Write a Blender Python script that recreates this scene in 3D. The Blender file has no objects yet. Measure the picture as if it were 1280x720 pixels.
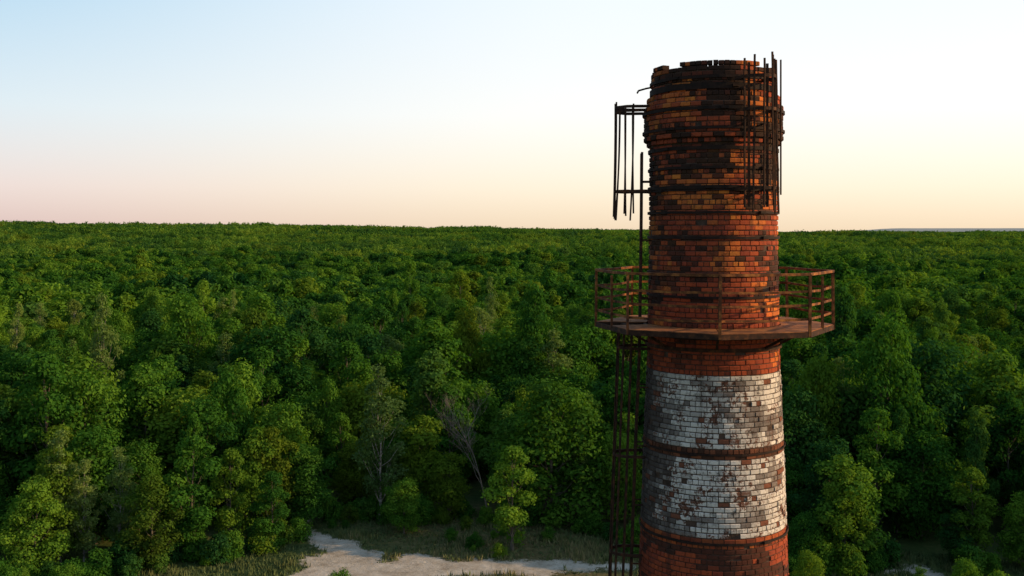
import bpy, math, random
import numpy as np
from mathutils import Vector, noise, Matrix
random.seed(7); rng=np.random.default_rng(7)
scene=bpy.context.scene
F=1300.0; HC=34.0
SUN_AZ=92; SUN_EL=17

# ------------------------------------------------------------ helpers
def link(o): scene.collection.objects.link(o); return o
def empty(name,loc=(0,0,0)):
    e=bpy.data.objects.new(name,None); e.location=loc; e.empty_display_size=.5; return link(e)
def mesh_np(name,V,Fq,mats,midx=None,attrs=None,smooth=False):
    me=bpy.data.meshes.new(name)
    if isinstance(Fq,np.ndarray):
        n,k=Fq.shape
        me.vertices.add(len(V)); me.vertices.foreach_set('co',np.asarray(V,dtype=np.float32).ravel())
        me.loops.add(n*k); me.loops.foreach_set('vertex_index',Fq.astype(np.int32).ravel())
        me.polygons.add(n); me.polygons.foreach_set('loop_start',np.arange(0,n*k,k,dtype=np.int32))
        me.update(calc_edges=True)
    else:
        me.from_pydata([tuple(v) for v in V],[],Fq); me.update()
    for m in mats: me.materials.append(m)
    if midx is not None: me.polygons.foreach_set('material_index',np.asarray(midx,dtype=np.int32))
    if attrs:
        for k2,(typ,dat) in attrs.items():
            if typ=='COL':
                a=me.attributes.new(k2,'FLOAT_COLOR','POINT'); d=np.ones((len(V),4),dtype=np.float32); d[:,:3]=dat
                a.data.foreach_set('color',d.ravel())
            elif typ=='F':
                a=me.attributes.new(k2,'FLOAT','POINT'); a.data.foreach_set('value',np.asarray(dat,dtype=np.float32))
    me.polygons.foreach_set('use_smooth',[bool(smooth)]*len(me.polygons))
    me.update()
    return me
def obj(name,me,parent=None):
    o=bpy.data.objects.new(name,me); link(o)
    if parent: o.parent=parent
    return o
class Geo:
    def __init__(s): s.v=[]; s.f=[]
    def tube(s,pts,r,n=5,flat=None,closed=False,caps=True):
        pts=[Vector(p) for p in pts]; N=len(pts); b=len(s.v)
        rs=r if isinstance(r,(list,tuple)) else [r]*N
        ref=None
        for i,p in enumerate(pts):
            if closed: d=pts[(i+1)%N]-pts[i-1]
            else: d=pts[min(i+1,N-1)]-pts[max(i-1,0)]
            d.normalize()
            if ref is None:
                ref=Vector((0,0,1)) if abs(d.z)<.8 else Vector((1,0,0))
            a=(ref-d*ref.dot(d))
            if a.length<1e-4: a=d.orthogonal()
            a.normalize(); c=d.cross(a)
            if not closed: ref=a
            for k in range(n):
                t=2*math.pi*(k+.5)/n
                if flat:
                    sa=(1 if math.cos(t)>0 else -1)*flat[0]; sc=(1 if math.sin(t)>0 else -1)*flat[1]
                    s.v.append(p+a*sa+c*sc)
                else: s.v.append(p+(a*math.cos(t)+c*math.sin(t))*rs[i])
        M=N if closed else N-1
        for i in range(M):
            j=(i+1)%N
            for k in range(n):
                k2=(k+1)%n
                s.f.append((b+i*n+k,b+i*n+k2,b+j*n+k2,b+j*n+k))
        if not closed and caps:
            s.f.append(tuple(b+k for k in range(n))[::-1]); s.f.append(tuple(b+(N-1)*n+k for k in range(n)))
    def bar(s,p,q,w,h): s.tube([p,q],1,n=4,flat=(w/2,h/2))
    def poly(s,top,thick):
        b=len(s.v); n=len(top)
        for p in top: s.v.append(Vector(p))
        for p in top: s.v.append(Vector(p)-Vector((0,0,thick)))
        s.f.append(tuple(range(b,b+n))); s.f.append(tuple(range(b+n,b+2*n))[::-1])
        for i in range(n):
            j=(i+1)%n; s.f.append((b+i,b+n+i,b+n+j,b+j))
    def make(s,name,mat,parent=None,smooth=False):
        me=mesh_np(name,s.v,s.f,[mat],smooth=smooth); return obj(name,me,parent)

# ------------------------------------------------------------ materials
def newmat(name):
    m=bpy.data.materials.new(name); m.use_nodes=True; nt=m.node_tree
    for n in list(nt.nodes): nt.nodes.remove(n)
    return m,nt,nt.nodes.new('ShaderNodeOutputMaterial')
def N(nt,t,**kw):
    n=nt.nodes.new(t)
    for k,v in kw.items():
        if k in n.inputs.keys(): n.inputs[k].default_value=v
        else: setattr(n,k,v)
    return n
def ramp(nt,stops,fac):
    r=nt.nodes.new('ShaderNodeValToRGB'); e=r.color_ramp.elements
    e[0].position=stops[0][0]; e[0].color=(*stops[0][1],1)
    e[1].position=stops[-1][0]; e[1].color=(*stops[-1][1],1)
    for p,c in stops[1:-1]:
        x=e.new(p); x.color=(*c,1)
    nt.links.new(fac,r.inputs[0]); return r.outputs[0]
def mixc(nt,fac,a,b,mode='MIX'):
    m=nt.nodes.new('ShaderNodeMix'); m.data_type='RGBA'; m.blend_type=mode
    for s,v in ((m.inputs[0],fac),(m.inputs[6],a),(m.inputs[7],b)):
        if isinstance(v,bpy.types.NodeSocket): nt.links.new(v,s)
        elif isinstance(v,(int,float)): s.default_value=v
        else: s.default_value=(*v,1)
    return m.outputs[2]
def math_(nt,op,a,b=0.0,c=None,clamp=False):
    m=nt.nodes.new('ShaderNodeMath'); m.operation=op; m.use_clamp=clamp
    for s,v in zip(m.inputs,(a,b,c)):
        if v is None: continue
        if isinstance(v,bpy.types.NodeSocket): nt.links.new(v,s)
        else: s.default_value=v
    return m.outputs[0]
def mapr(nt,v,a,b,c=0,d=1):
    m=nt.nodes.new('ShaderNodeMapRange'); nt.links.new(v,m.inputs[0])
    m.inputs[1].default_value=a;m.inputs[2].default_value=b;m.inputs[3].default_value=c;m.inputs[4].default_value=d
    return m.outputs[0]
def noise_(nt,vec,scale,detail=4,rough=.55):
    n=nt.nodes.new('ShaderNodeTexNoise'); n.inputs['Scale'].default_value=scale
    n.inputs['Detail'].default_value=detail; n.inputs['Roughness'].default_value=rough
    nt.links.new(vec,n.inputs['Vector']); return n.outputs['Fac']

def leaf_mat(name,dark,mid,light,transl=.3,haze=0.0):
    m,nt,out=newmat(name); L=nt.links.new
    geo=N(nt,'ShaderNodeNewGeometry'); oi=N(nt,'ShaderNodeObjectInfo')
    at=N(nt,'ShaderNodeAttribute',attribute_name='lf')
    big=noise_(nt,geo.outputs['Position'],.012,2); 
    med=noise_(nt,geo.outputs['Position'],.09,1)
    f=math_(nt,'MULTIPLY',at.outputs['Fac'],.34)
    f=math_(nt,'ADD',f,math_(nt,'MULTIPLY',oi.outputs['Random'],.50))
    f=math_(nt,'ADD',f,math_(nt,'MULTIPLY_ADD',big,1.1,-.60))
    f=math_(nt,'ADD',f,math_(nt,'MULTIPLY_ADD',med,.5,-.12))
    col=ramp(nt,[(0.1,dark),(.5,mid),(.95,light)],f)
    r2=math_(nt,'FRACT',math_(nt,'MULTIPLY',oi.outputs['Random'],17.31))
    col=mixc(nt,mapr(nt,r2,.80,1,0,.5),col,(.15,.18,.014))
    col=mixc(nt,mapr(nt,r2,.28,.0,0,.6),col,(.018,.068,.028))
    if haze: col=mixc(nt,haze,col,(.13,.16,.13))
    p=N(nt,'ShaderNodeBsdfDiffuse')
    L(col,p.inputs['Color'])
    t=N(nt,'ShaderNodeBsdfTranslucent'); L(mixc(nt,1,col,(1.6,1.6,.5),'MULTIPLY'),t.inputs['Color'])
    mx=N(nt,'ShaderNodeMixShader'); mx.inputs[0].default_value=transl
    L(p.outputs[0],mx.inputs[1]); L(t.outputs[0],mx.inputs[2]); L(mx.outputs[0],out.inputs[0])
    return m
LEAF=leaf_mat('leaves',(.011,.052,.014),(.045,.130,.017),(.135,.245,.026))
LEAFB=leaf_mat('birch_leaves',(.08,.14,.04),(.12,.19,.05),(.17,.24,.065))
LEAFF=leaf_mat('far_leaves',(.014,.060,.014),(.060,.145,.018),(.155,.25,.03),haze=.04)

def bark_mat(name,a,b,sc):
    m,nt,out=newmat(name); tc=N(nt,'ShaderNodeTexCoord')
    mp=N(nt,'ShaderNodeMapping'); mp.inputs['Scale'].default_value=(sc,sc,sc*.3 if name=='bark' else sc*2.5)
    nt.links.new(tc.outputs['Object'],mp.inputs[0])
    c=ramp(nt,[(.35,a),(.6,b)],noise_(nt,mp.outputs[0],1,4))
    p=N(nt,'ShaderNodeBsdfPrincipled'); p.inputs['Roughness'].default_value=.9
    nt.links.new(c,p.inputs['Base Color']); nt.links.new(p.outputs[0],out.inputs[0]); return m
BARK=bark_mat('bark',(.05,.04,.03),(.12,.10,.075),5)
BIRCHBARK=bark_mat('birch_bark',(.07,.06,.055),(.34,.31,.27),1.6)
DEADBARK=bark_mat('dead_bark',(.09,.075,.06),(.18,.155,.125),4)

def ground_mat(name):
    m,nt,out=newmat(name); L=nt.links.new
    geo=N(nt,'ShaderNodeNewGeometry'); P=geo.outputs['Position']
    n1=noise_(nt,P,.15,5); n2=noise_(nt,P,1.4,6,.7); n3=noise_(nt,P,6,4,.7)
    g=ramp(nt,[(.3,(.03,.055,.018)),(.5,(.06,.09,.025)),(.68,(.13,.12,.05))],math_(nt,'MULTIPLY_ADD',n2,.5,math_(nt,'MULTIPLY',n1,.5)))
    at=N(nt,'ShaderNodeAttribute',attribute_name='dry')
    dry=ramp(nt,[(.3,(.06,.055,.025)),(.55,(.16,.12,.055)),(.75,(.27,.20,.12))],n2)
    col=mixc(nt,math_(nt,'MULTIPLY_ADD',n1,.5,math_(nt,'SUBTRACT',at.outputs['Fac'],.25),clamp=True),g,dry)
    sa=N(nt,'ShaderNodeAttribute',attribute_name='sand')
    e=math_(nt,'ADD',sa.outputs['Fac'],math_(nt,'MULTIPLY_ADD',n2,1.5,-.75))
    e=math_(nt,'ADD',e,math_(nt,'MULTIPLY_ADD',n3,.8,-.4))
    sand=ramp(nt,[(.32,(.19,.15,.10)),(.46,(.38,.325,.26)),(.66,(.60,.54,.46))],math_(nt,'MULTIPLY_ADD',n3,.35,math_(nt,'MULTIPLY',noise_(nt,P,.5,6,.7),.65)))
    col=mixc(nt,mapr(nt,e,.44,.66),col,sand)
    p=N(nt,'ShaderNodeBsdfPrincipled'); p.inputs['Roughness'].default_value=.95; p.inputs['Specular IOR Level'].default_value=.1
    L(col,p.inputs['Base Color'])
    b=N(nt,'ShaderNodeBump'); b.inputs['Strength'].default_value=.8; b.inputs['Distance'].default_value=.15
    L(n2,b.inputs['Height']); L(b.outputs[0],p.inputs['Normal']); L(p.outputs[0],out.inputs[0]); return m
GROUND=ground_mat('ground_soil')

def brick_mat():
    m,nt,out=newmat('weathered_brick'); L=nt.links.new
    at=N(nt,'ShaderNodeAttribute',attribute_name='col'); tc=N(nt,'ShaderNodeTexCoord'); O=tc.outputs['Object']
    n1=noise_(nt,O,6,7,.78); n2=noise_(nt,O,38,4,.7); n4=noise_(nt,O,15,5,.75); n5=noise_(nt,O,2.2,4,.6)
    c=at.outputs['Color']
    wh=N(nt,'ShaderNodeSeparateColor'); L(c,wh.inputs[0])
    iswh=mapr(nt,wh.outputs[2],.10,.2)
    fl=mapr(nt,math_(nt,'MULTIPLY_ADD',n5,.6,math_(nt,'MULTIPLY',n4,.7)),.67,.73)
    c=mixc(nt,math_(nt,'MULTIPLY',iswh,fl),c,(.15,.065,.042))
    c=mixc(nt,mapr(nt,n1,.53,.66,0,.85),c,(.026,.018,.014))
    c=mixc(nt,mapr(nt,n2,.35,.7,.0,.4),c,mixc(nt,1,c,(.45,.4,.38),'MULTIPLY'))
    mp=N(nt,'ShaderNodeMapping'); mp.inputs['Scale'].default_value=(3.2,3.2,.35); L(O,mp.inputs[0])
    st=noise_(nt,mp.outputs[0],1.5,5,.6)
    c=mixc(nt,mapr(nt,st,.54,.72,0,.55),c,(.03,.02,.017))
    p=N(nt,'ShaderNodeBsdfPrincipled'); p.inputs['Roughness'].default_value=.9; p.inputs['Specular IOR Level'].default_value=.15
    L(c,p.inputs['Base Color'])
    b=N(nt,'ShaderNodeBump'); b.inputs['Strength'].default_value=.5; b.inputs['Distance'].default_value=.008
    L(math_(nt,'ADD',n1,math_(nt,'MULTIPLY',n2,.5)),b.inputs['Height']); L(b.outputs[0],p.inputs['Normal']); L(p.outputs[0],out.inputs[0]); return m
BRICK=brick_mat()
def simple_noise_mat(name,stops,sc,rough=.9,metal=0,bump=.5,dist=.01):
    m,nt,out=newmat(name); L=nt.links.new; tc=N(nt,'ShaderNodeTexCoord'); O=tc.outputs['Object']
    n=noise_(nt,O,sc,6,.65); c=ramp(nt,stops,n)
    p=N(nt,'ShaderNodeBsdfPrincipled'); p.inputs['Roughness'].default_value=rough; p.inputs['Metallic'].default_value=metal; p.inputs['Specular IOR Level'].default_value=.2
    L(c,p.inputs['Base Color'])
    if bump:
        b=N(nt,'ShaderNodeBump'); b.inputs['Strength'].default_value=bump; b.inputs['Distance'].default_value=dist
        L(noise_(nt,O,sc*5,4),b.inputs['Height']); L(b.outputs[0],p.inputs['Normal'])
    L(p.outputs[0],out.inputs[0]); return m
MORTAR=simple_noise_mat('mortar',[(.3,(.035,.022,.017)),(.7,(.10,.062,.045))],4,bump=1,dist=.02)
RUST=simple_noise_mat('rusted_iron',[(.35,(.018,.010,.007)),(.55,(.05,.021,.012)),(.75,(.17,.062,.02))],7,rough=.85,bump=.3,dist=.003)
DECK=simple_noise_mat('rusted_deck',[(.35,(.07,.028,.014)),(.5,(.24,.085,.028)),(.7,(.45,.17,.045))],3,rough=.85,bump=.3,dist=.004)
RUSTL=simple_noise_mat('rusted_rail',[(.3,(.03,.012,.008)),(.48,(.12,.042,.016)),(.7,(.42,.155,.04))],5,rough=.85,bump=.3,dist=.003)  # rust, its orange raised to suggest warm sunlight on the rails
HOOPM=simple_noise_mat('iron_hoop',[(.35,(.012,.008,.007)),(.6,(.03,.015,.011)),(.8,(.10,.038,.018))],5,rough=.85,bump=.3,dist=.003)
HILL=simple_noise_mat('far_hill',[(.3,(.22,.26,.28)),(.7,(.30,.33,.33))],.01,rough=1,bump=0)  # pale bluish aerial haze is put into the hill colour

# ------------------------------------------------------------ terrain
def sm(t): t=max(0,min(1,t)); return t*t*(3-2*t)
def hgt(x,y):
    R=math.hypot(x,y)
    if R<180: return 0.0
    az=max(-.9,min(.9,x/max(y,1))) if y>0 else .4
    ridge=np.interp(az,[-.9,-.5,-.25,0,.1,.25,.9],[42,37,28,19,13,6,5])
    h=ridge*sm((R-500)/2500)
    h+=7.0*noise.noise(Vector((x/170,y/140,3)))*sm((R-180)/200)
    h+=10*noise.noise(Vector((x/700,y/450,9)))*sm((R-400)/900)
    return h
rad=[0]+list(np.concatenate([np.linspace(30,180,6),np.geomspace(200,5000,55),np.geomspace(5600,25000,10)]))
NA=220
V=[(0,0,0)];Fc=[]
for r in rad[1:]:
    for k in range(NA):
        a=2*math.pi*k/NA; x=r*math.sin(a); y=r*math.cos(a)
        V.append((x,y,hgt(x,y)-(0 if r<6000 else 12)))
for k in range(NA): Fc.append((0,1+(k+1)%NA,1+k))
for i in range(len(rad)-2):
    for k in range(NA):
        a=1+i*NA+k; b=1+i*NA+(k+1)%NA; Fc.append((a,b,b+NA,a+NA))
me=mesh_np('ground',V,Fc,[GROUND],smooth=True); obj('ground',me)

def P(px,py,z=0):
    d=F*(HC-z)/(py-288); return ((px-640)/F*d,d)
path=[(P(370,650),.9),(P(382,668),1.2),(P(408,684),2.2),(P(436,700),4.0),(P(430,722),5.2),(P(520,710),3.8),(P(620,711),2.6),(P(700,708),1.7),(P(770,708),1.2),(P(830,712),.5)]
segs=[(path[i],path[i+1]) for i in range(len(path)-1)]
a_=path[4]; segs+=[(a_,((-24,88),5)),(((-24,88),5),((-34,70),4)),((P(1105,716),.3),(P(1140,714),.8)),((P(1140,714),.8),(P(1165,722),.4))]
def sandf(x,y):
    best=-9
    for (p,w),(q,w2) in segs:
        dx,dy=q[0]-p[0],q[1]-p[1]; L=dx*dx+dy*dy
        t=max(0,min(1,((x-p[0])*dx+(y-p[1])*dy)/L))
        d=math.hypot(x-p[0]-t*dx,y-p[1]-t*dy); ww=w+(w2-w)*t
        best=max(best,(ww-d)/2.8+.5)
    return best
def sandv(x,y): return max(0,min(1,sandf(x,y)+1.0*noise.noise(Vector((x*.25,y*.25,0)))))
nx,ny=170,90; xs=np.linspace(-60,60,nx); ys=np.linspace(66,132,ny)
V=[];S=[];D=[]
for y in ys:
    for x in xs:
        V.append((x,y,.02)); S.append(sandv(x,y)); ed=min(x+60,60-x,y-66,132-y)
        D.append(max(0,min(1,ed/5))*sm(1.1-abs(x-0)/26)*.8)
Fc=[(j*nx+i,j*nx+i+1,(j+1)*nx+i+1,(j+1)*nx+i) for j in range(ny-1) for i in range(nx-1)]
me=mesh_np('dirt_path',V,np.array(Fc),[GROUND],attrs={'sand':('F',S),'dry':('F',D)}); obj('dirt_path',me)

V=[];Fc=[];n=80
for i in range(n+1):
    az=.30+.75*i/n; d=9500
    e=sm((i)/8)
    z=HC+d/F*(-2.5+(5.2+.9*noise.noise(Vector((i*.13,2,1))))*e)
    for (dd,zz) in ((d-900,-30),(d,z),(d+1500,z-4),(d+2600,-40)): V.append((az*dd,dd,zz))
for i in range(n):
    for k in range(3): a=i*4+k; Fc.append((a,a+4,a+5,a+1))
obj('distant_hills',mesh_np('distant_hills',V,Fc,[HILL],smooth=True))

# ------------------------------------------------------------ trees
def leaves_for(lobes,nleaf,size,outw,rg):
    w=np.array([l[3]**2 for l in lobes]); w/=w.sum()
    idx=rg.choice(len(lobes),nleaf,p=w); Lb=np.array(lobes)[idx]
    d=rg.normal(size=(nleaf,3)); d/=np.linalg.norm(d,axis=1)[:,None]
    d[:,2]=np.where((d[:,2]<-.3)&(rg.random(nleaf)<.6),-d[:,2],d[:,2])
    rr=Lb[:,3]*(1-.45*rg.random(nleaf)**1.6)*(1+.16*rg.normal(size=nleaf))
    sc=np.stack([np.ones(nleaf),np.ones(nleaf),Lb[:,4]],1)
    c=Lb[:,:3]+d*rr[:,None]*sc
    nrm=d*outw+rg.normal(size=(nleaf,3))*.5+np.array([0,0,.35]); nrm/=np.linalg.norm(nrm,axis=1)[:,None]
    t=np.cross(nrm,rg.normal(size=(nleaf,3))); t/=np.linalg.norm(t,axis=1)[:,None]
    b=np.cross(nrm,t); s=(size*(.6+.8*rg.random(nleaf)))[:,None]
    V=np.stack([c-t*s*.5,c+b*s*.32+nrm*s*.06,c+t*s*.5,c-b*s*.32+nrm*s*.06],1).reshape(-1,3)
    lf=np.clip(.5*rg.random(nleaf)+.5*Lb[:,5],0,1)
    return V,np.repeat(lf,4)
def crown_lobes(H,cr,n,base,shape,rg,lr=(.26,.44)):
    lobes=[]
    for i in range(n):
        u=(i+.5)/n; z=base+(1-base)*u
        if shape=='round': prof=math.sin(math.pi*min(.98,.14+.80*u))**.6
        else: prof=math.sin(math.pi*(.2+.72*u))**.8
        r=cr*rg.uniform(*lr)*(.75+.35*prof)
        a=i*2.399+rg.uniform(-.6,.6); d=max(0,cr*prof-r*.7)*rg.uniform(.4,1.18)
        zz=z*H-r*.5+rg.uniform(-.06,.06)*H
        lobes.append((d*math.cos(a),d*math.sin(a),zz,r,rg.uniform(.7,1.0),rg.random()))
    return lobes
def make_tree(name,seed,H=12,cr=3.4,n=26,base=.22,shape='round',nleaf=6000,size=.36,leafmat=None,bark=None,trunkr=.2,limbs=True,lr=(.26,.44),outw=1.0):
    rg=np.random.default_rng(seed); rr=random.Random(seed)
    lobes=crown_lobes(H,cr,n,base,shape,rg,lr)
    Vl,lf=leaves_for(lobes,nleaf,size,outw,rg)
    g=Geo()
    if limbs:
        K=8; tp=[]
        for i in range(K+1):
            t=i/K; tp.append(Vector((.35*noise.noise(Vector((t*3,seed,0)))*t*2,.35*noise.noise(Vector((t*3,0,seed)))*t*2,t*H*.86)))
        g.tube(tp,[trunkr*(1-.85*(i/K))+(.08 if i==0 else 0) for i in range(K+1)],7)
        for l in lobes[::1]:
            zt=max(.12*H,l[2]-.22*H*rr.uniform(.6,1.1)); t=min(.95,zt/(H*.86)); k=t*K; i=min(K-1,int(k)); p=tp[i].lerp(tp[i+1],k-i)
            q=Vector(l[:3]); m=p.lerp(q,.5)+Vector((0,0,-.12*(q-p).length))
            r0=trunkr*.38*(1-.6*t)
            g.tube([p,m,q,q+(q-m)*.4],[r0,r0*.65,r0*.35,r0*.1],4,caps=False)
    nb=len(g.v)
    VV=np.concatenate([np.array([tuple(v) for v in g.v]).reshape(-1,3),Vl])
    Fl=(np.arange(len(Vl)).reshape(-1,4)+nb)
    fq=[f for f in g.f if len(f)==4]
    Fa=np.concatenate([np.array(fq,dtype=int).reshape(-1,4),Fl]); mi=np.r_[np.ones(len(fq)),np.zeros(len(Fl))]
    return mesh_np(name,VV,Fa,[leafmat or LEAF,bark or BARK],mi,{'lf':('F',np.r_[np.zeros(nb),lf])})
def make_patch(name,seed,S,ntree,H,cr,nleaf,size,mat):
    rg=np.random.default_rng(seed); Vs=[];ls=[]
    for i in range(ntree):
        s=rg.uniform(.7,1.3); x,y=rg.uniform(-S/2,S/2,2)
        lob=crown_lobes(H*s,cr*s,7,.45,'round',rg,(.4,.6)); tone=rg.random()
        v,l=leaves_for(lob,nleaf,size,1.3,rg); v[:,0]+=x; v[:,1]+=y
        Vs.append(v); ls.append(np.clip(l*.4+tone*1.1-.1,0,1.3))
    V=np.concatenate(Vs); return mesh_np(name,V,np.arange(len(V)).reshape(-1,4),[mat],None,{'lf':('F',np.concatenate(ls))})

near=[make_tree('deciduous_crown_%d'%i,10+i,H=12+1.5*(i%3),cr=[3.7,4.4,3.3,4.7,3.9,3.0][i],n=[26,32,24,34,28,22][i],nleaf=[8500,10500,7500,11500,9000,7000][i],size=.37,shape=['round','round','egg','round','egg','egg'][i],base=.18) for i in range(6)]
birch=[make_tree('birch_crown_%d'%i,40+i,H=15,cr=2.4,n=38,base=.22,shape='egg',nleaf=7000,size=.27,leafmat=LEAFB,bark=BIRCHBARK,trunkr=.13,lr=(.2,.42),outw=.4) for i in range(3)]
bush=[make_tree('bush_crown_%d'%i,60+i,H=3.6,cr=2.1,n=16,base=.12,shape='round',nleaf=2600,size=.3,trunkr=.07,lr=(.3,.5)) for i in range(3)]
mid=[make_tree('mid_crown_%d'%i,80+i,H=13,cr=[4.0,4.9,3.6,4.5,3.9][i],n=18,base=.35,nleaf=1900,size=.82,limbs=False,shape=['round','round','egg','round','egg'][i],lr=(.3,.48)) for i in range(5)]
patC=[make_patch('patch_%d'%i,100+i,34,22,13,4.6,190,1.5,LEAFF) for i in range(4)]
patD=[make_patch('farpatch_%d'%i,120+i,62,60,13,5.6,75,2.7,LEAFF) for i in range(4)]

def proto(cname,meshes,basename):
    c=bpy.data.collections.new(cname)
    for m in meshes:
        c.objects.link(bpy.data.objects.new(basename,m))
    return c
def scatter(name,pts,rots,scls,idx,coll):
    me=bpy.data.meshes.new(name); me.from_pydata(pts,[],[])
    a=me.attributes.new('rot','FLOAT_VECTOR','POINT'); a.data.foreach_set('vector',np.array(rots,dtype=np.float32).ravel())
    a=me.attributes.new('scl','FLOAT_VECTOR','POINT'); a.data.foreach_set('vector',np.array(scls,dtype=np.float32).ravel())
    a=me.attributes.new('idx','INT','POINT'); a.data.foreach_set('value',np.array(idx,dtype=np.int32))
    o=obj(name,me)
    ng=bpy.data.node_groups.new(name+'_scatter','GeometryNodeTree')
    ng.interface.new_socket('Geometry',in_out='INPUT',socket_type='NodeSocketGeometry'); ng.interface.new_socket('Geometry',in_out='OUTPUT',socket_type='NodeSocketGeometry')
    gi=ng.nodes.new('NodeGroupInput'); go=ng.nodes.new('NodeGroupOutput'); ip=ng.nodes.new('GeometryNodeInstanceOnPoints')
    ci=ng.nodes.new('GeometryNodeCollectionInfo'); ci.inputs['Collection'].default_value=coll; ci.inputs['Separate Children'].default_value=True; ci.inputs['Reset Children'].default_value=True
    L=ng.links.new
    def na(nm,t):
        n=ng.nodes.new('GeometryNodeInputNamedAttribute'); n.data_type=t; n.inputs['Name'].default_value=nm
        return [s for s in n.outputs if s.enabled][0]
    L(gi.outputs[0],ip.inputs['Points']); L(ci.outputs[0],ip.inputs['Instance']); ip.inputs['Pick Instance'].default_value=True
    L(na('idx','INT'),ip.inputs['Instance Index']); L(na('rot','FLOAT_VECTOR'),ip.inputs['Rotation']); L(na('scl','FLOAT_VECTOR'),ip.inputs['Scale'])
    L(ip.outputs[0],go.inputs[0])
    md=o.modifiers.new('scatter','NODES'); md.node_group=ng
    return o

def edge(x):
    xp=x/112*F+640
    e=np.interp(xp,[-400,0,150,230,320,372,400,450,560,660,740,800,1000,1100,1280,1700],[98,99,100,106,109,116,123,124,122,121,118,110,103,106,101,100])
    return e
def place(name,me,x,y,s,sz=None,ang=None):
    o=bpy.data.objects.new(name,me); o.location=(x,y,hgt(x,y)-.05); o.rotation_euler=(0,0,random.uniform(0,6.28) if ang is None else ang)
    o.scale=(s,s,sz or s); link(o); return o
def region(r0,r1,sp,ta=.66):
    y=r0*.7; out=[]
    while y<r1:
        x=-ta*y-20
        while x<ta*y+20:
            xx=x+random.uniform(-.48,.48)*sp; yy=y+random.uniform(-.48,.48)*sp
            R=math.hypot(xx,yy)
            if r0<=R<r1: out.append((xx,yy))
            x+=sp
        y+=sp*.92
    return out
pts=[];rt=[];sc=[];ix=[]
for x,y in region(95,275,6.0,.72):
    e=edge(x); d=y-e
    if d<0: continue
    z=hgt(x,y)
    hn=noise.noise(Vector((x/22,y/22,5)))
    if d<5: s=random.uniform(.5,.85)
    elif d<14: s=random.uniform(.7,1.05)
    else: s=random.uniform(.70,1.35)
    s*=1+.34*hn
    if random.random()<.06: continue
    isb=random.random()<.05
    if d<9:
        if isb: place('birch_tree',random.choice(birch),x,y,s*1.05,s*1.1)
        else: place('deciduous_tree',random.choice(near),x,y,s*random.uniform(.95,1.2),s)
        continue
    pts.append((x,y,z-.1)); rt.append((random.uniform(-.06,.06),random.uniform(-.06,.06),random.uniform(0,6.28)))
    w=s*random.uniform(.9,1.25)
    if random.random()<.12: w*=.68; s*=1.18
    sc.append((w,w,s)); ix.append(random.randrange(3) if isb else 3+random.randrange(6))
c=proto('forest_tree_kinds',birch,'birch_tree_kind')
for m in near: c.objects.link(bpy.data.objects.new('deciduous_tree_kind',m))
scatter('forest',pts,rt,sc,ix,c)
pts=[];rt=[];sc=[];ix=[]
for x,y in region(275,760,6.9,.68):
    hn=noise.noise(Vector((x/45,y/45,5)))+.5*noise.noise(Vector((x/17,y/17,2)))
    s=random.uniform(.70,1.30)*(1+.30*hn); w=s*random.uniform(.9,1.25)
    pts.append((x,y,hgt(x,y)-.1)); rt.append((0,0,random.uniform(0,6.28))); sc.append((w,w,s)); ix.append(random.randrange(5))
scatter('forest_middle',pts,rt,sc,ix,proto('middle_tree_kinds',mid,'middle_tree_kind'))
pts=[];rt=[];sc=[];ix=[]
for x,y in region(745,1750,27,.66):
    hn=noise.noise(Vector((x/120,y/120,5)))
    s=1+.4*hn; pts.append((x,y,hgt(x,y)-.5)); rt.append((0,0,random.uniform(0,6.28))); sc.append((1,1,s*random.uniform(.8,1.2))); ix.append(random.randrange(4))
scatter('forest_far',pts,rt,sc,ix,proto('far_tree_kinds',patC,'far_tree_kind'))
pts=[];rt=[];sc=[];ix=[]
for x,y in region(1720,5200,50,.64):
    hn=noise.noise(Vector((x/260,y/260,5)))
    pts.append((x,y,hgt(x,y)-.5)); rt.append((0,0,random.uniform(0,6.28))); sc.append((1,1,(1+.5*hn)*random.uniform(.8,1.3))); ix.append(random.randrange(4))
scatter('forest_horizon',pts,rt,sc,ix,proto('horizon_tree_kinds',patD,'horizon_tree_kind'))

def atpx(px,py): return P(px,py)
for px,py,top in ((475,652,462),(150,700,565),(75,706,545),(1052,640,455),(105,708,580)):
    x,y=atpx(px,py); Hn=(py-top)/F*y; place('birch_tree',random.choice(birch),x,y,Hn/15*1.1,Hn/15)
for px,py,top in ((640,688,572),(240,700,562),(190,712,600),(505,668,600),(340,690,600),(1060,705,560),(1195,705,630),(560,650,560),(688,655,480),(30,714,620)):
    x,y=atpx(px,py); Hn=(py-top)/F*y; place('deciduous_tree',random.choice(near),x,y,Hn/13.2*1.2,Hn/13.2)
for px,top,d in ((425,706,88),(80,698,90),(3,692,86),(1205,700,90),(1245,706,84),(1150,712,92),(30,712,94),(1010,690,92)):
    Hn=HC-(top-288)/F*d; x=(px-640)/F*d; place('deciduous_tree',random.choice(near),x,d,Hn/13.2*.9,Hn/13.2)
for i in range(110):
    x=random.uniform(-58,58); y=edge(x)-random.uniform(-1.5,3.0)
    if sandv(x,y)>.3: continue
    s=random.uniform(.35,.95); place('shrub',random.choice(bush),x,y,s)
for i in range(44):
    x=random.uniform(-45,48); y=random.uniform(98,119)
    if y>edge(x)-2 or sandv(x,y)>.25: continue
    place('shrub',random.choice(bush),x,y,random.uniform(.2,.5))
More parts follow.
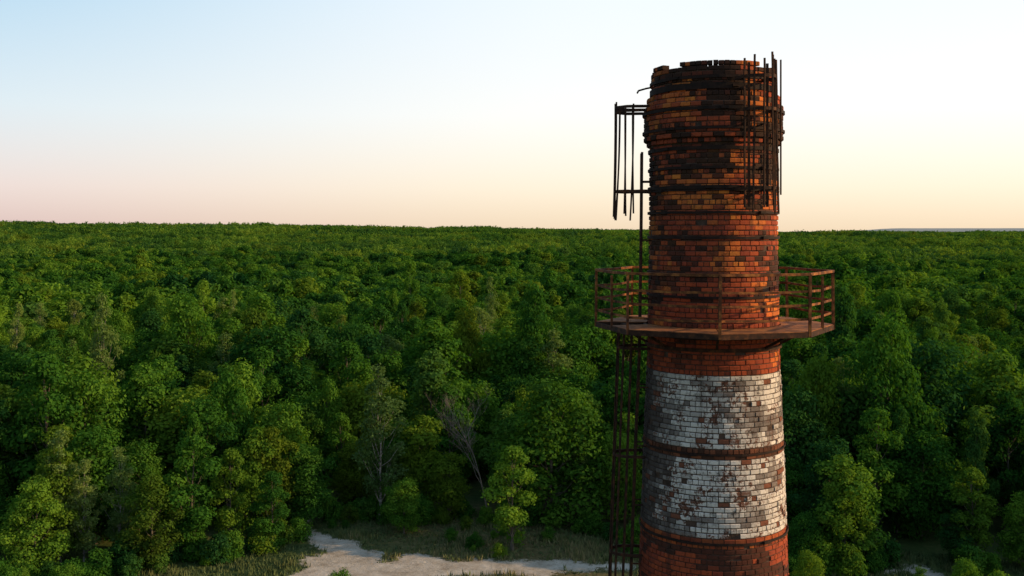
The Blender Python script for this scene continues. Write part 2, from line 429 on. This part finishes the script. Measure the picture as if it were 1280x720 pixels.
def bare(seed,H):
    g=Geo(); rr=random.Random(seed)
    def grow(p,d,L,r,lv):
        pts=[p];q=p.copy();dd=d.copy()
        for i in range(4):
            dd=(dd+Vector((rr.uniform(-.2,.2),rr.uniform(-.2,.2),rr.uniform(-.02,.16)))).normalized(); q=q+dd*L/4; pts.append(q.copy())
        g.tube(pts,[r*(1-.16*i) for i in range(5)],4,caps=False)
        if lv>=4: return
        for k in range(6 if lv else 9):
            t=rr.uniform(.3,1)*4; i=min(3,int(t)); a=pts[i].lerp(pts[i+1],t-i)
            nd=(dd*rr.uniform(.6,1.0)+Vector((rr.uniform(-.9,.9),rr.uniform(-.9,.9),rr.uniform(-.1,.6)))).normalized()
            grow(a,nd,L*rr.uniform(.34,.5),r*.42,lv+1)
    grow(Vector((0,0,0)),Vector((0,0,1)),H*.72,.10,0)
    return mesh_np('bare_tree',g.v,np.array(g.f),[DEADBARK])
for px,py,top,sd in ((612,655,490,1),):
    x,y=atpx(px,py); Hn=(py-top)/F*y; place('bare_tree',bare(sd,Hn),x,y,1)
m,nt,out=newmat('grass_blades'); at=N(nt,'ShaderNodeAttribute',attribute_name='lf')
cc=ramp(nt,[(0,(.035,.07,.018)),(.5,(.09,.12,.03)),(1,(.25,.20,.09))],at.outputs['Fac'])
p=N(nt,'ShaderNodeBsdfPrincipled'); p.inputs['Roughness'].default_value=.8; nt.links.new(cc,p.inputs['Base Color']); nt.links.new(p.outputs[0],out.inputs[0]); GR=m
V=[];lf=[]
for i in range(34000):
    x=random.uniform(-52,52); y=random.uniform(98,127)
    if sandv(x,y)>.5+random.uniform(-.25,.25) or y>edge(x)+4: continue
    nn=noise.noise(Vector((x*.2,y*.2,7)))
    if random.random()>.75+nn: continue
    dry=sm(1.1-abs(x)/26)
    c0=min(1,max(0,.25+.5*dry*random.random()+.5*nn+random.uniform(-.2,.2)))
    h=random.uniform(.15,.6)*(1+nn)
    for k in range(3):
        a=random.uniform(0,6.28); w=random.uniform(.04,.09); lx,ly=random.uniform(-.25,.25),random.uniform(-.25,.25); ox,oy=x+random.uniform(-.2,.2),y+random.uniform(-.2,.2)
        V+=[(ox-w*math.cos(a),oy-w*math.sin(a),0),(ox+w*math.cos(a),oy+w*math.sin(a),0),(ox+lx,oy+ly,h)]; lf+=[c0]*3
V=np.array(V); obj('grass',mesh_np('grass',V,np.arange(len(V)).reshape(-1,3),[GR],None,{'lf':('F',lf)}))

# ------------------------------------------------------------ chimney
D0=21.3; CX=(891-640)/F*D0; C=Vector((CX,D0,0))
dv=Vector((-CX,-D0,0)).normalized(); rv=Vector((-dv.y,dv.x,0))
if rv.x<0: rv=-rv
def pol(phi,r,z): return C+dv*(r*math.cos(phi))+rv*(r*math.sin(phi))+Vector((0,0,HC+z))
TOP=3.30
def RZ(z):
    if z>2.66: return 1.25
    if z>2.5: return 1.34
    if z>1.84: return 1.40
    if z>1.66: return 1.34
    return float(np.interp(z,[-34,-6.86,-4.3,-2.57,-.2,1.66],[2.5,1.5,1.41,1.335,1.30,1.285]))
CH=.100; GAP=.015
BV=[];BF=[];BC=[]
def nz(phi,z,s,seed): return noise.noise(Vector((math.cos(phi)*1.35*s,math.sin(phi)*1.35*s,z*s*1.3+seed)))
def mix3(a,b,t): return tuple(a[i]*(1-t)+b[i]*t for i in range(3))
def tonef(phi,z,rr):
    a=nz(phi,z,1.2,3)+.6*nz(phi,z,3.1,8); b=nz(phi,z,1.1,20)+.7*nz(phi,z,3.8,30); u=rr.random()
    v=rr.uniform(.78,1.14)
    org=(.60*v,.170*v*rr.uniform(.82,1.1),.036); red=(.34*v,.068*v,.028); blk=(.026,.018,.014); dk=(.085,.029,.019)
    ta=sm((a+rr.uniform(-.16,.16)+.20)/.4); tb=sm((b+rr.uniform(-.14,.14)-.0)/.14)
    if z>.35: c=mix3(mix3(red,org,ta),blk if u<.7 else dk,tb*.95)
    elif z>-1.75:
        ta=sm((a+rr.uniform(-.14,.14)-.08)/.25); c=mix3(mix3(red,org,ta),dk if u<.5 else blk,sm((b+rr.uniform(-.14,.14)-.08)/.14)*.92)
    elif z>-2.85:
        ta=sm((a+rr.uniform(-.14,.14)-.3)/.3); c=mix3(mix3(red,org,ta),dk,sm((b-.15)/.2)*.85)
    elif -4.25<z<=-2.85 or -5.85<z<=-4.38:
        w=rr.uniform(.80,1.05); wh=(.70*w,.65*w,.60*w)
        t=sm((b+.3*a+rr.uniform(-.12,.12)-.04)/.40)
        c=mix3(wh,(.13*w,.10*w,.09*w),t*.85)
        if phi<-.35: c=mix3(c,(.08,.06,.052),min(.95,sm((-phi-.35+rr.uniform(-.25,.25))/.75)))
        if rr.random()<.04: c=(.20,.075,.045)
    elif z>-4.4: c=mix3((.30,.10,.05),blk,rr.uniform(.2,.9))
    elif z>-6.1: c=mix3(mix3(org,red,rr.uniform(.5,1)),dk,rr.uniform(0,.7))
    else:
        c=mix3(red,dk,tb)
        zz=(z+6.15)%4.0
        if zz<1.6 and z<-7.5: c=mix3((.45,.42,.4),dk,tb)
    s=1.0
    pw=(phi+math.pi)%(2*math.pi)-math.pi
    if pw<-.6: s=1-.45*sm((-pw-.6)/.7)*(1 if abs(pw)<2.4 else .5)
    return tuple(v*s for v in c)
rr=random.Random(5)
z=TOP; row=0
while z>-HC+.3:
    R=RZ(z-CH/2); nb=max(24,int(round(2*math.pi*R/(.215 if row%3 else .112)))); off=(row%2)*.5+rr.uniform(-.05,.05)
    for k in range(nb):
        ph0=(k+off)/nb*2*math.pi
        rag=noise.noise(Vector((math.cos(ph0)*2.2,math.sin(ph0)*2.2,1.5)))
        if row==0 and rag>-.05: continue
        if row==1 and rag>.38: continue
        if row>2 and rr.random()<.010: continue
        p0=ph0; dp=2*math.pi/nb; g=GAP/R/2*rr.uniform(.7,1.4)
        phis=[p0+g,p0+dp/2,p0+dp-g]
        o=rr.uniform(-.006,.007)
        if rr.random()<.06: o-=.014
        if rr.random()<.015: o+=.015
        tz=rr.uniform(-.003,.003)
        pm=((p0+dp/2)+math.pi)%(2*math.pi)-math.pi
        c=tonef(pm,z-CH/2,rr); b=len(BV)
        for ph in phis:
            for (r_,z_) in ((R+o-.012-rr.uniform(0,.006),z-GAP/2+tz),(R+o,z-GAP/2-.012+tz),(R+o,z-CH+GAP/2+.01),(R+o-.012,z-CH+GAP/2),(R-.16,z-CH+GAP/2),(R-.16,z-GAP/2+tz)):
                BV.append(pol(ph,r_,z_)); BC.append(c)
        for s in range(2):
            for q in range(6):
                q2=(q+1)%6; BF.append((b+s*6+q,b+s*6+q2,b+(s+1)*6+q2,b+(s+1)*6+q)[::-1])
        BF.append(tuple(b+q for q in range(6))); BF.append(tuple(b+12+q for q in range(6))[::-1])
    z-=CH; row+=1
chim=empty('brick_chimney')
bm=mesh_np('bricks',BV,BF,[BRICK],attrs={'col':('COL',np.array(BC))}); obj('bricks',bm,chim)
V=[];Fc=[];NS=72
outer=[]
zz=TOP-.13
while zz>-HC: outer.append((RZ(zz)-.022,zz)); zz-=.08
outer.append((2.48,-HC)); inner=[(RZ(-HC)-.5,-HC),(.95,-5),(.92,TOP-.15)]
prof=outer+inner
for r_,z_ in prof:
    for k in range(NS): V.append(pol(2*math.pi*k/NS,r_,z_))
M=len(prof)
for i in range(M):
    j=(i+1)%M
    for k in range(NS):
        k2=(k+1)%NS; Fc.append((i*NS+k,i*NS+k2,j*NS+k2,j*NS+k))
obj('mortar_core',mesh_np('mortar_core',V,Fc,[MORTAR],smooth=False),chim)
g=Geo()
def ring(g,r,z,hh,th,a0=0,a1=2*math.pi,n=64,wob=.0):
    full=abs(a1-a0-2*math.pi)<1e-3
    pts=[pol(a0+(a1-a0)*k/(n if full else n-1),r+wob*math.sin(k*1.7),z+wob*math.sin(k*.9)) for k in range(n)]
    g.tube(pts,1,n=4,flat=(hh/2,th/2),closed=full)
for zh,hh in ((2.98,.06),(2.80,.12),(2.36,.06),(1.98,.05),(1.60,.07),(1.22,.05),(.84,.07),(.78,.03),(.35,.05),(-.14,.06),(-.86,.06),(-1.30,.05),(-2.08,.07),(-4.31,.03),(-6.0,.05),(-8,.07),(-10.5,.07),(-13,.07),(-16,.07),(-19,.07),(-23,.07),(-28,.07)):
    ring(g,RZ(zh)+.022,zh,hh,.014,wob=.004)
    ph=rr.uniform(-.9,.9)
    g.bar(pol(ph-.05,RZ(zh)+.05,zh),pol(ph+.05,RZ(zh)+.05,zh),.05,.05)
g.make('iron_hoops',HOOPM,chim)

# platform
plat=empty('chimney_platform')
PR=2.39; ZF=-1.89; ZT=-.82; A0=math.radians(3)
vs=[A0+math.radians(45)*k for k in range(8)]
g=Geo()
for k in range(8):
    a,b=vs[k],vs[(k+1)%8] if k<7 else vs[0]+2*math.pi
    A=pol(a,PR,ZF);B=pol(b,PR,ZF)
    for s in range(2):
        p=A.lerp(B,s*.5+.004);q=A.lerp(B,s*.5+.496)
        t0=a+(b-a)*(s*.5+.01);t1=a+(b-a)*(s*.5+.49)
        tm=(t0+t1)/2
        if k==6 and s==0 : continue
        g.poly([p,q,pol(t1,RZ(ZF)+.03,ZF),pol(tm,RZ(ZF)+.03,ZF),pol(t0,RZ(ZF)+.03,ZF)],.012)
g.make('deck_plates',DECK,plat)
g=Geo()
def octring(g,r,z,w,h,sag=0):
    for k in range(8):
        a=pol(vs[k],r,z);b=pol(vs[(k+1)%8],r,z)
        m=a.lerp(b,.5)+Vector((0,0,-sag*random.uniform(.2,1)))
        g.tube([a,m,b],1,n=4,flat=(h/2,w/2))
octring(g,PR+.01,ZF-.06,.012,.10)
octring(g,PR-.02,ZF-.10,.06,.012)
octring(g,1.86,ZF-.06,.06,.07)
for k in range(8):
    a=vs[k]
    g.bar(pol(a,1.30,ZF-.055),pol(a,PR,ZF-.055),.08,.05)
    g.bar(pol(a,RZ(-2.5)-.02,ZF-.42),pol(a,1.95,ZF-.09),.045,.045)
ring(g,RZ(-1.95)+.06,ZF-.06,.09,.05)
ring(g,RZ(-2.4)+.03,ZF-.42,.07,.02)
g.make('support_beams',RUST,plat)
g=Geo()
for k in range(8):
    A=pol(vs[k],PR,ZF-.1);B=pol(vs[k],PR,ZT)
    lean=Vector((random.uniform(-.02,.02),random.uniform(-.02,.02),0))
    g.bar(A,B+lean,.05,.05)
octring(g,PR,ZT+.0,.05,.05,.015)
for zr,sg in ((-1.14,.03),(-1.40,.03),(-1.66,.03)): octring(g,PR-.03,zr,.012,.045,sg)
for k in (6,1):
    A=pol(vs[k],PR,ZF-.05).lerp(pol(vs[(k+1)%8],PR,ZF-.05),.52); g.bar(A,A+Vector((0,0,1.05)),.045,.045)
g.make('railing',RUSTL,plat)

# ladders
def cage(g,phi,z0,z1,hoops,rc=.36,rods=7,bend=.0,ext=0.0,rodr=.013,drop=(),Rf=None,outk=1.55):
    base=pol(phi,1,0)-pol(phi,0,0); base.z=0; o=base.normalized(); t=Vector((-o.y,o.x,0))
    rs=random.Random(int(phi*100)+3)
    def cp(z,a,rad=rc):
        R=Rf or RZ(z); c=C+o*(R+.16)+Vector((0,0,HC+z)); return c+o*(rad*outk*max(0,math.cos(a))**.8)+t*(rad*math.sin(a))
    for zh in hoops:
        pts=[cp(zh+rs.uniform(-.004,.004),math.pi*(k/12-.5)) for k in range(13)]
        pts=[C+o*(RZ(zh)-.1)+t*(-rc)+Vector((0,0,HC+zh))]+pts+[C+o*(RZ(zh)-.1)+t*(rc)+Vector((0,0,HC+zh))]
        g.tube(pts,1,n=4,flat=(.03,.009))
    for k in range(rods):
        if k in drop: continue
        a=math.pi*((k+.5)/rods-.5)*.96
        za=z0-rs.uniform(0,ext); zb=z1+rs.uniform(-.06,.10)
        pts=[];n=10
        bx=rs.uniform(-bend,bend);by=rs.uniform(-bend*.3,bend)
        for i in range(n+1):
            u=i/n; zz=za+(zb-za)*u; p=cp(zz,a); w=(1-u)**2
            pts.append(p+t*(bx*w+.006*math.sin(i*1.3+k))+o*(by*w))
        g.tube(pts,rodr,5)
def ladder(g,phi,z0,z1,w=.21,gap=.16,missing=.0,Rf=None):
    base=pol(phi,1,0)-pol(phi,0,0); base.z=0; o=base.normalized(); t=Vector((-o.y,o.x,0))
    RR=lambda z:(Rf or RZ(z))
    n=max(2,int((z1-z0)/.6))
    for s in (-1,1):
        g.tube([C+o*(RR(z0+(z1-z0)*i/n)+gap)+t*w*s+Vector((0,0,HC+z0+(z1-z0)*i/n)) for i in range(n+1)],1,n=4,flat=(.024,.013))
    z=z0+.1
    while z<z1:
        if random.random()>missing:
            c=C+o*(RR(z)+gap)+Vector((0,0,HC+z)); g.tube([c-t*w,c+t*w],.012,5)
        z+=.3
    z=z0+.4
    while z<z1:
        for s in (-1,1):
            a=C+o*(RZ(z)-.05)+t*w*s+Vector((0,0,HC+z)); g.bar(a,a+o*(gap+.05+RR(z)-RZ(z)),.03,.012)
        z+=1.2
lad=empty('caged_ladder')
PL=math.radians(-84)
g=Geo(); ladder(g,PL,-33.6,-1.95); ladder(g,PL,-1.8,1.6,missing=.3); g.make('ladder_rails_and_rungs',RUST,lad)
g=Geo(); cage(g,PL,-30.5,-2.0,[-2.4]+[-4.6-2.0*i for i in range(13)],rods=7,rc=.33,rodr=.019,outk=1.35)
cage(g,PL,.38,2.55,[.80,2.44,2.52],rods=9,rc=.34,bend=.13,ext=.18,rodr=.019,drop=(),Rf=1.3)
g.tube([pol(PL,1.2,2.95),pol(PL-.05,1.36,2.93),pol(PL+.1,1.52,2.86),pol(PL+.15,1.56,2.80)],.02,5)
g.make('safety_cage',RUST,lad)
lad2=empty('caged_ladder')
g=Geo(); PR2=math.radians(33)
cage(g,PR2,.45,3.27,[.80,2.30,2.92],rods=6,rc=.36,bend=.05,ext=.14,rodr=.022,Rf=1.27,outk=1.3)
g.make('safety_cage',RUST,lad2)
g=Geo(); ladder(g,PR2,.45,3.2,missing=.45,Rf=1.4)
for ph,za,zb in ((.93,.5,3.42),(1.15,.7,3.36)):
    g.tube([pol(ph,1.44,za+(zb-za)*i/8) for i in range(9)],.018,5)
g.make('ladder_rails_and_rungs',RUST,lad2)

# ------------------------------------------------------------ light
w=bpy.data.worlds.new('World'); scene.world=w; w.use_nodes=True; nt=w.node_tree; L=nt.links.new
for n in list(nt.nodes): nt.nodes.remove(n)
out=nt.nodes.new('ShaderNodeOutputWorld')
sky=nt.nodes.new('ShaderNodeTexSky'); sky.sky_type='NISHITA'; sky.sun_disc=False
sky.sun_elevation=math.radians(SUN_EL); sky.sun_rotation=math.radians(SUN_AZ); sky.air_density=1; sky.dust_density=1.5; sky.ozone_density=1.0
bg=nt.nodes.new('ShaderNodeBackground'); L(sky.outputs[0],bg.inputs[0]); bg.inputs[1].default_value=.05
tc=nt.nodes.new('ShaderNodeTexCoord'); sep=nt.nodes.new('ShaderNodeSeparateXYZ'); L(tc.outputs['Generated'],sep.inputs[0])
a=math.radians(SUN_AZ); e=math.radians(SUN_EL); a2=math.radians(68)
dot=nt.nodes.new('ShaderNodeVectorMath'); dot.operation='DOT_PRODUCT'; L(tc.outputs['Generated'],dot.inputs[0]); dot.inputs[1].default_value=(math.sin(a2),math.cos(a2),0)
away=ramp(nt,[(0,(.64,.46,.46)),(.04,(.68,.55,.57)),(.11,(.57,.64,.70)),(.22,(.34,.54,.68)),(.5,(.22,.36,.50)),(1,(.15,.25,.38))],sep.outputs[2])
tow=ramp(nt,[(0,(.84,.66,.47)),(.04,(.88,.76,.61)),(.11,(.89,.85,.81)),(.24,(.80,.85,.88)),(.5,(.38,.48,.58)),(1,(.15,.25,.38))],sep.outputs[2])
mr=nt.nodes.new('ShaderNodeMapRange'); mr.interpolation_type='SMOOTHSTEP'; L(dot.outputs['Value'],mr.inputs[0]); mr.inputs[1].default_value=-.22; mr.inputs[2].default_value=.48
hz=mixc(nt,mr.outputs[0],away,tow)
# unseen sky opposite the sun dimmed to cut fill, as at dusk
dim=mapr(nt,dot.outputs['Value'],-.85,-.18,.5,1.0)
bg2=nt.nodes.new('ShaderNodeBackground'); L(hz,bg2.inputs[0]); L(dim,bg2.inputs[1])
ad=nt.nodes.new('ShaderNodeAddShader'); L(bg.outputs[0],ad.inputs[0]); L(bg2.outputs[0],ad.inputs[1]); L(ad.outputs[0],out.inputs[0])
sd=bpy.data.lights.new('sun','SUN'); sd.energy=5.0; sd.angle=math.radians(.5); sd.color=(1,.66,.32)
so=link(bpy.data.objects.new('sun',sd))
SD=Vector((math.sin(a)*math.cos(e),math.cos(a)*math.cos(e),math.sin(e)))
so.rotation_euler=SD.to_track_quat('Z','Y').to_euler()
cd=bpy.data.cameras.new('camera'); co=link(bpy.data.objects.new('camera',cd)); cd.sensor_width=36; cd.lens=36*F/1280
co.location=(0,0,HC); co.rotation_euler=(math.radians(90),0,0); cd.shift_y=-(360-288)/1280; cd.clip_end=60000; cd.clip_start=.1
scene.camera=co
scene.view_settings.view_transform='Standard'; scene.view_settings.look='None'; scene.view_settings.exposure=0
